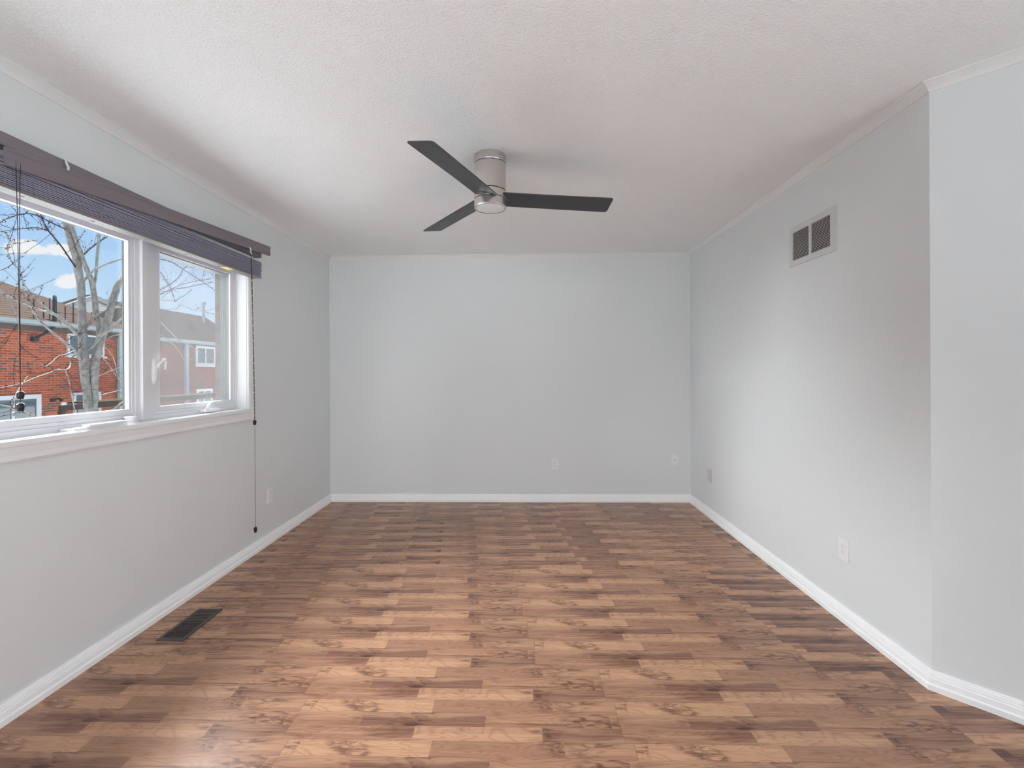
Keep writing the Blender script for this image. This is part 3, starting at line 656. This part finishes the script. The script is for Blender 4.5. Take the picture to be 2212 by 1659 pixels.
# second brick house
h2 = empty('brick_house', (-18, 24, GZ)); tag(h2, 'pinkish brick house with grey roof, seen through the right pane', 'house')
b = new(); box(b, -22, -15, 17.6, 33, GZ, 2.66); obj('wall', b, M['brick2'], h2)
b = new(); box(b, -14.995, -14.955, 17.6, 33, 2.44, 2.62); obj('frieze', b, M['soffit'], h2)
b = new()
P = [(-14.6, 17.3, 2.74), (-18.13, 20.8, 4.50), (-18.13, 23.28, 4.50), (-17.0, 24.4, 3.95), (-17.0, 33.3, 3.95), (-14.6, 33.3, 2.74)]
Q = [(-22.4, 17.3, 2.74), (-22.4, 33.3, 2.74), (-20.0, 33.3, 3.95), (-20.0, 24.4, 3.95)]
v = [b.verts.new(p) for p in P + Q]
for f in ((0, 5, 3), (5, 4, 3), (0, 3, 2), (0, 2, 1), (6, 0, 1), (6, 1, 2), (6, 2, 9), (6, 9, 8), (6, 8, 7), (9, 2, 3), (3, 4, 8, 9), (4, 5, 7, 8), (0, 6, 7, 5)): b.faces.new([v[i] for i in f])
obj('roof', b, M['shingle2'], h2)
b = new(); box(b, -14.66, -14.52, 17.3, 33.3, 2.63, 2.74); box(b, -15.0, -14.66, 17.6, 33, 2.62, 2.64); obj('gutter', b, M['gutter'], h2)
b = new(); box(b, -14.99, -14.88, 19.70, 19.86, GZ, 2.62); obj('downspout', b, M['gutter'], h2)
house_window(h2, -15, 20.40, 21.72, 1.66, 2.55, .10, (21.05,))
house_window(h2, -15, 20.45, 21.50, -.6, .55, .12, (20.95,))
b = new(); tube(b, [(-17.2, 24.05, 3.85, .07), (-17.2, 24.05, 5.08, .07)], 10); tube(b, [(-17.2, 24.05, 5.0, .12), (-17.2, 24.05, 5.13, .12)], 10); obj('vent_pipe', b, M['gutter'], h2)
b = new(); tube(b, [(-15.8, 21.3, 3.3, .14), (-15.8, 21.3, 3.5, .08), (-15.8, 21.3, 3.72, .05)], 8); obj('roof_vent', b, M['antenna'], h2)
# siding house far behind
h3 = empty('siding_house', (-28, 28, GZ)); tag(h3, 'pale siding gable of a house rising behind the brick house', 'house')
b = new()
P = [(24.0, 4.66), (26.62, 5.93), (33.5, 4.0), (33.5, GZ), (24.0, GZ)]
v0 = [b.verts.new((-26, y, z)) for y, z in P]; v1 = [b.verts.new((-26.4, y, z)) for y, z in P]
b.faces.new(v0); b.faces.new(v1[::-1])
for i in range(5): b.faces.new((v0[i], v0[(i + 1) % 5], v1[(i + 1) % 5], v1[i]))
obj('wall', b, M['siding'], h3)
b = new()
for A, B in (((23.6, 4.50), (26.62, 5.98)), ((26.62, 5.98), (33.9, 3.92))):
    for dz0, dz1 in ((0, .06),):
        v = [b.verts.new((x, y, z + d)) for x in (-25.75, -26.3) for (y, z) in (A, B) for d in (dz0, dz1)]
        for f in ((0, 2, 3, 1), (4, 5, 7, 6), (0, 1, 5, 4), (2, 6, 7, 3), (0, 4, 6, 2), (1, 3, 7, 5)): b.faces.new([v[i] for i in f])
v = [b.verts.new(p) for p in ((-26.3, 27.3, 5.2), (-26.3, 42, 4.3), (-30, 42, 6.64), (-30, 30.9, 6.64), (-34, 42, 4.3), (-34, 35.5, 4.3))]
b.faces.new((v[0], v[1], v[2], v[3])); b.faces.new((v[3], v[2], v[4], v[5]))
obj('roof', b, M['shingle2'], h3)
b = new()
for A, B in (((23.6, 4.32), (26.62, 5.80)), ((26.62, 5.80), (33.9, 3.74))):
    v = [b.verts.new((x, y, z + d)) for x in (-25.68, -25.74) for (y, z) in (A, B) for d in (0, .25)]
    for f in ((0, 2, 3, 1), (4, 5, 7, 6), (0, 1, 5, 4), (2, 6, 7, 3), (0, 4, 6, 2), (1, 3, 7, 5)): b.faces.new([v[i] for i in f])
obj('fascia', b, M['extwhite'], h3)
# timber pergola
pg = empty('timber_pergola', (-14.2, 16, GZ)); tag(pg, 'weathered timber pergola roof low against the brick house', 'pergola')
b = new(); box(b, -14.50, -13.5, 14.1, 20.6, .34, .39); obj('roof_boards', b, M['timber'], pg)
b = new(); box(b, -13.55, -13.48, 12.9, 20.6, .20, .36); obj('beam', b, M['timber'], pg)
for y in (13.0, 16.2, 20.3):
    b = new(); box(b, -13.62, -13.50, y - .06, y + .06, GZ, .20); obj('post', b, M['timber'], pg)

# tree
TREE = [
    ("stem",[(-7.0,7.243,0.544,0.0705),(-7.0,7.134,0.705,0.0621),(-7.0,7.12,0.975,0.0584),(-7.0,7.082,1.243,0.0617),(-7.0,7.054,1.65,0.065),(-7.0,7.041,2.077,0.0541),(-7.0,7.034,2.29,0.0541),(-7.0,7.021,2.685,0.054),(-7.0,6.985,2.876,0.0537),(-7.0,6.963,3.068,0.0535),(-7.0,6.877,3.313,0.0493),(-7.0,6.835,3.609,0.07),(-7.0,6.773,3.894,0.0555),(-7.0,6.691,4.144,0.0446),(-7.0,6.625,4.534,0.0305)]),
    ("stem",[(-7.0,7.251,0.543,0.0446),(-6.97,7.204,0.699,0.0406),(-6.94,7.182,0.971,0.0442),(-6.91,7.152,1.377,0.055),(-6.88,7.169,1.654,0.0551),(-6.85,7.203,1.859,0.0553),(-6.82,7.261,2.068,0.0521),(-6.78,7.279,2.275,0.0485),(-6.75,7.297,2.461,0.0523),(-6.72,7.315,2.601,0.0525),(-6.69,7.334,2.742,0.0451),(-6.66,7.405,2.902,0.0455),(-6.63,7.541,3.111,0.0386),(-6.6,7.743,3.522,0.0278)]),
    ("stem",[(-6.9,7.235,1.809,0.0408),(-6.9,7.204,2.063,0.0332),(-6.9,7.173,2.263,0.0404),(-6.9,7.135,2.571,0.0366),(-6.9,7.104,2.767,0.04),(-6.9,7.043,2.887,0.0361),(-6.9,6.99,3.008,0.0322),(-6.9,6.946,3.128,0.0285),(-6.9,6.873,3.304,0.0317),(-6.9,6.815,3.459,0.0279),(-6.9,6.759,3.604,0.0242),(-6.9,6.718,3.802,0.0206)]),
    ("branch",[(-6.95,7.195,2.755,0.0184),(-6.88,7.15,2.873,0.0183),(-6.8,7.089,3.163,0.0182),(-6.72,7.028,3.36,0.018),(-6.65,6.958,3.463,0.016),(-6.58,6.889,3.715,0.0141),(-6.5,6.797,4.039,0.0104)]),
    ("branch",[(-7.0,7.06,2.759,0.0181),(-6.88,7.041,2.865,0.018),(-6.77,7.007,2.922,0.0179),(-6.65,6.987,2.975,0.0161),(-6.53,7.006,3.037,0.0144),(-6.42,7.084,3.113,0.0127),(-6.3,7.166,3.2,0.011)]),
    ("branch",[(-7.0,7.024,3.134,0.0108),(-7.08,7.261,3.339,0.0097),(-7.16,7.491,3.513,0.0092),(-7.24,7.722,3.669,0.0087),(-7.32,7.99,3.833,0.0074),(-7.4,8.27,4.024,0.0051)]),
    ("branch",[(-7.0,6.933,2.959,0.0114),(-6.87,6.613,3.168,0.0102),(-6.73,6.354,3.255,0.0091),(-6.6,6.16,3.286,0.0082),(-6.47,5.947,3.399,0.0073),(-6.33,5.791,3.46,0.0059),(-6.2,5.625,3.546,0.0043)]),
    ("branch",[(-7.0,6.778,3.505,0.009),(-6.86,6.42,3.499,0.0082),(-6.71,6.114,3.479,0.0072),(-6.57,5.869,3.423,0.0066),(-6.43,5.644,3.325,0.0058),(-6.29,5.406,3.206,0.0044),(-6.14,5.187,3.07,0.0037),(-6.0,4.975,2.925,0.0025)]),
    ("branch",[(-6.4,5.973,3.226,0.0061),(-6.28,5.758,3.187,0.0053),(-6.16,5.517,3.115,0.0045),(-6.04,5.184,2.975,0.0037),(-5.92,4.998,2.9,0.0031),(-5.8,4.809,2.83,0.0025)]),
    ("branch",[(-7.0,6.958,1.9,0.0285),(-6.86,6.663,2.05,0.0205),(-6.72,6.401,2.115,0.0197),(-6.58,6.106,2.187,0.0156),(-6.44,5.786,2.348,0.0104),(-6.3,5.58,2.428,0.0086),(-6.16,5.41,2.547,0.0069),(-6.02,5.194,2.623,0.0053),(-5.88,5.037,2.726,0.0046),(-5.74,4.936,2.811,0.0038),(-5.6,4.728,2.857,0.0024)]),
    ("branch",[(-7.0,6.943,1.907,0.0213),(-6.86,6.599,2.078,0.0186),(-6.71,6.331,2.139,0.0162),(-6.57,5.984,2.163,0.0138),(-6.43,5.644,2.198,0.0116),(-6.29,5.437,2.223,0.0097),(-6.14,5.183,2.256,0.008),(-6.0,4.95,2.276,0.0063)]),
    ("branch",[(-7.0,7.008,1.494,0.0215),(-6.9,6.828,1.625,0.021),(-6.8,6.638,1.699,0.0187),(-6.7,6.374,1.817,0.0163),(-6.6,6.063,1.99,0.014),(-6.5,5.89,2.069,0.0121),(-6.4,5.766,2.114,0.0103),(-6.3,5.622,2.247,0.0086),(-6.2,5.481,2.356,0.0056)]),
    ("branch",[(-5.6,4.725,2.2,0.0048),(-5.56,4.752,2.125,0.0049),(-5.52,4.783,1.989,0.0054),(-5.48,4.797,1.839,0.0054),(-5.44,4.77,1.726,0.0054),(-5.4,4.734,1.524,0.0044)]),
    ("branch",[(-7.0,6.904,1.571,0.0106),(-6.87,6.73,1.5,0.0103),(-6.73,6.571,1.385,0.0094),(-6.6,6.381,1.342,0.0085),(-6.47,6.137,1.347,0.0075),(-6.33,5.914,1.302,0.0067),(-6.2,5.653,1.254,0.0064),(-6.07,5.368,1.183,0.0055),(-5.93,5.118,1.151,0.0047),(-5.8,4.889,1.132,0.0038)]),
    ("branch",[(-6.6,6.381,1.342,0.0085),(-6.53,6.375,1.128,0.0082),(-6.47,6.355,0.915,0.0081),(-6.4,6.322,0.738,0.0081)]),
    ("branch",[(-5.9,5.441,0.713,0.0098),(-5.82,5.268,0.776,0.0094),(-5.75,5.077,0.853,0.0083),(-5.68,4.903,0.914,0.0075),(-5.6,4.72,0.954,0.0068)]),
    ("branch",[(-5.8,5.011,0.917,0.0062),(-5.87,5.103,1.039,0.0052),(-5.93,5.215,1.148,0.0048),(-6.0,5.35,1.262,0.0033)]),
    ("branch",[(-7.0,7.016,1.692,0.0086),(-6.87,6.809,1.659,0.0077),(-6.73,6.538,1.583,0.0074),(-6.6,6.29,1.54,0.0064),(-6.47,6.045,1.423,0.0062),(-6.33,5.85,1.388,0.006),(-6.2,5.676,1.427,0.0047)]),
    ("branch",[(-7.0,7.077,1.629,0.0218),(-6.87,7.096,1.74,0.02),(-6.73,7.108,1.918,0.0189),(-6.6,7.112,2.022,0.0182),(-6.47,7.15,2.159,0.0165),(-6.33,7.199,2.299,0.0148),(-6.2,7.268,2.436,0.013)]),
    ("branch",[(-7.0,7.086,1.993,0.0116),(-6.92,7.09,2.133,0.0109),(-6.84,7.142,2.243,0.0095),(-6.76,7.245,2.347,0.0089),(-6.68,7.353,2.445,0.0075),(-6.6,7.458,2.523,0.0057)]),
    ("branch",[(-6.9,7.317,1.822,0.009),(-6.81,7.355,1.909,0.0083),(-6.72,7.429,1.937,0.0076),(-6.63,7.534,1.953,0.0069),(-6.54,7.664,2.099,0.0079),(-6.45,7.802,2.251,0.008),(-6.36,7.814,2.194,0.008),(-6.27,8.058,1.927,0.0083),(-6.18,8.164,1.832,0.0075),(-6.09,8.348,1.712,0.0068),(-6.0,8.676,1.547,0.0062)]),
    ("branch",[(-7.0,7.29,1.813,0.0075),(-6.9,7.357,1.686,0.0072),(-6.8,7.376,1.517,0.0064),(-6.7,7.309,1.354,0.0056),(-6.6,7.224,1.112,0.0037)]),
    ("branch",[(-7.0,7.273,1.607,0.0082),(-7.1,7.493,1.553,0.0081),(-7.2,7.773,1.359,0.008),(-7.3,7.99,1.219,0.0074),(-7.4,8.253,1.086,0.0063)]),
    ("branch",[(-7.0,7.271,1.226,0.0082),(-6.9,7.372,1.309,0.0076),(-6.8,7.514,1.395,0.0069),(-6.7,7.657,1.5,0.0055)]),
    ("branch",[(-7.0,7.269,0.914,0.0082),(-6.97,7.459,0.958,0.0076),(-6.93,7.659,1.005,0.0071),(-6.9,7.883,1.095,0.0048)]),
    ("branch",[(-6.5,6.957,0.66,0.0143),(-6.43,6.982,0.731,0.0143),(-6.37,7.032,0.815,0.0137),(-6.3,7.197,0.961,0.0111)]),
    ("branch",[(-6.3,7.39,3.242,0.0091),(-6.2,7.458,3.243,0.0084),(-6.1,7.52,3.219,0.0077),(-6.0,7.636,3.191,0.0074),(-5.9,7.749,3.096,0.0071),(-5.8,7.857,3.005,0.0068),(-5.7,8.019,2.896,0.0062),(-5.6,8.169,2.78,0.005)]),
    ("branch",[(-6.2,7.457,3.111,0.0069),(-6.16,7.593,2.992,0.0062),(-6.12,7.643,2.883,0.0063),(-6.08,7.684,2.787,0.0059),(-6.04,7.684,2.65,0.0055),(-6.0,7.684,2.538,0.0047)]),
    ("branch",[(-6.2,7.407,2.535,0.0076),(-6.12,7.541,2.642,0.0073),(-6.04,7.633,2.721,0.007),(-5.96,7.88,2.806,0.0065),(-5.88,8.163,2.917,0.0059),(-5.8,8.385,3.003,0.0043)]),
    ("branch",[(-6.0,7.214,2.584,0.0059),(-5.96,7.345,2.676,0.0056),(-5.92,7.442,2.763,0.0057),(-5.88,7.595,2.91,0.0054),(-5.84,7.67,3.077,0.0051),(-5.8,7.736,3.173,0.004)]),
    ("branch",[(-5.9,7.466,2.689,0.005),(-5.83,7.575,2.788,0.0047),(-5.77,7.925,2.936,0.0045),(-5.7,8.141,3.013,0.0038)]),
    ("branch",[(-6.2,7.407,2.527,0.0068),(-6.1,7.496,2.525,0.0069),(-6.0,7.684,2.538,0.0063),(-5.9,7.66,2.469,0.0059),(-5.8,7.91,2.407,0.0057),(-5.7,8.312,2.383,0.0043)]),
    ("branch",[(-5.9,7.556,2.517,0.005),(-5.85,7.68,2.616,0.0043),(-5.8,7.822,2.769,0.0036)]),
    ("branch",[(-6.4,7.643,2.096,0.007),(-6.32,7.759,1.969,0.0072),(-6.23,7.913,1.817,0.0069),(-6.15,7.968,1.687,0.0065),(-6.07,7.99,1.521,0.0061),(-5.98,8.026,1.53,0.0053),(-5.9,8.017,1.596,0.0041)]),
]

tr = empty('bare_tree', (-7, 7.3, GZ)); tag(tr, 'bare pale-barked tree with red buds standing close outside the window', 'tree')
rnd = random.Random(11)
tw = new(); bd = new()
def bud(p, s, d):
    d = Vector(d).normalized(); a = d.orthogonal().normalized(); c_ = d.cross(a); p = Vector(p)
    t0 = bd.verts.new(p - d * s * .6); t1 = bd.verts.new(p + d * s)
    q = [bd.verts.new(p + a * math.cos(k * PI / 2) * s * .5 + c_ * math.sin(k * PI / 2) * s * .5) for k in range(4)]
    for k in range(4): bd.faces.new((t0, q[(k + 1) % 4], q[k])); bd.faces.new((t1, q[k], q[(k + 1) % 4]))
def twig(p, d, L, r, depth=0):
    p = Vector(p); d = Vector(d).normalized(); n = 5; pts = [(*p, r)]
    for i in range(n):
        d = (d + Vector((rnd.uniform(-.22, .22), rnd.uniform(-.22, .22), rnd.uniform(-.12, .2)))).normalized()
        p = p + d * L / n; pts.append((*p, r * (1 - .6 * (i + 1) / n)))
        if rnd.random() < .85:
            o_ = Vector((rnd.uniform(-1, 1), rnd.uniform(-1, 1), rnd.uniform(-1, 1))).normalized()
            for _ in range(rnd.choice((1, 1, 2, 3))):
                bud(p + o_ * rnd.uniform(.0, .02) - d * rnd.uniform(0, L / n), rnd.uniform(.007, .014), d + o_)
        if depth < 1 and rnd.random() < .35: twig(p, d + Vector((rnd.uniform(-1, 1), rnd.uniform(-1, 1), rnd.uniform(-.3, .7))), L * .5, r * .6, depth + 1)
    tube(tw, pts, 4)
for i, (nm, pts) in enumerate(TREE):
    if i == 0: pts = [(-7.05, 7.33, GZ - .05, .13), (-7.03, 7.30, -1.2, .09)] + pts
    if i == 1: pts = [(-7.02, 7.33, GZ - .05, .10), (-7.0, 7.32, -1.2, .075)] + pts
    sp = smooth_path(pts)
    dark = pts[0][3] < .016 and sum(q[2] for q in pts) / len(pts) > 2.55  # thin high branches: their dark look against bright sky is put into the colour
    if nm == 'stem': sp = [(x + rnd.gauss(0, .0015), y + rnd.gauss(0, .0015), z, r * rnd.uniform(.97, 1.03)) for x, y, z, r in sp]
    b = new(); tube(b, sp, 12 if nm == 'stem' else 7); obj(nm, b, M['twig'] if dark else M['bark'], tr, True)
    for a, c_ in zip(sp, sp[1:]):
        A, B = Vector(a[:3]), Vector(c_[:3]); L = (B - A).length
        if a[3] > .03 or B.z < .6: continue
        rate = 2.6 if a[3] < .014 else 1.3
        if i in (10, 11, 9): rate *= .8
        if rnd.random() < L * rate:
            d = (B - A).normalized() * .6 + Vector((rnd.uniform(-.7, .7), rnd.uniform(-.7, .7), rnd.uniform(-.5, .9)))
            twig(A, d, rnd.uniform(.25, .65), .0032)
        if a[3] < .014 and rnd.random() < L * 14:
            o_ = Vector((rnd.uniform(-1, 1), rnd.uniform(-1, 1), rnd.uniform(-1, 1))).normalized()
            for _ in range(rnd.choice((1, 2, 3))): bud(A + o_ * (a[3] + .006) + Vector((0, rnd.uniform(-.02, .02), rnd.uniform(-.02, .02))), rnd.uniform(.009, .016), o_)
o = obj('twigs', tw, M['twig'], tr); o['kind'] = 'stuff'
o = obj('buds', bd, M['bud'], tr); o['kind'] = 'stuff'; o['label'] = 'clusters of red-brown buds'
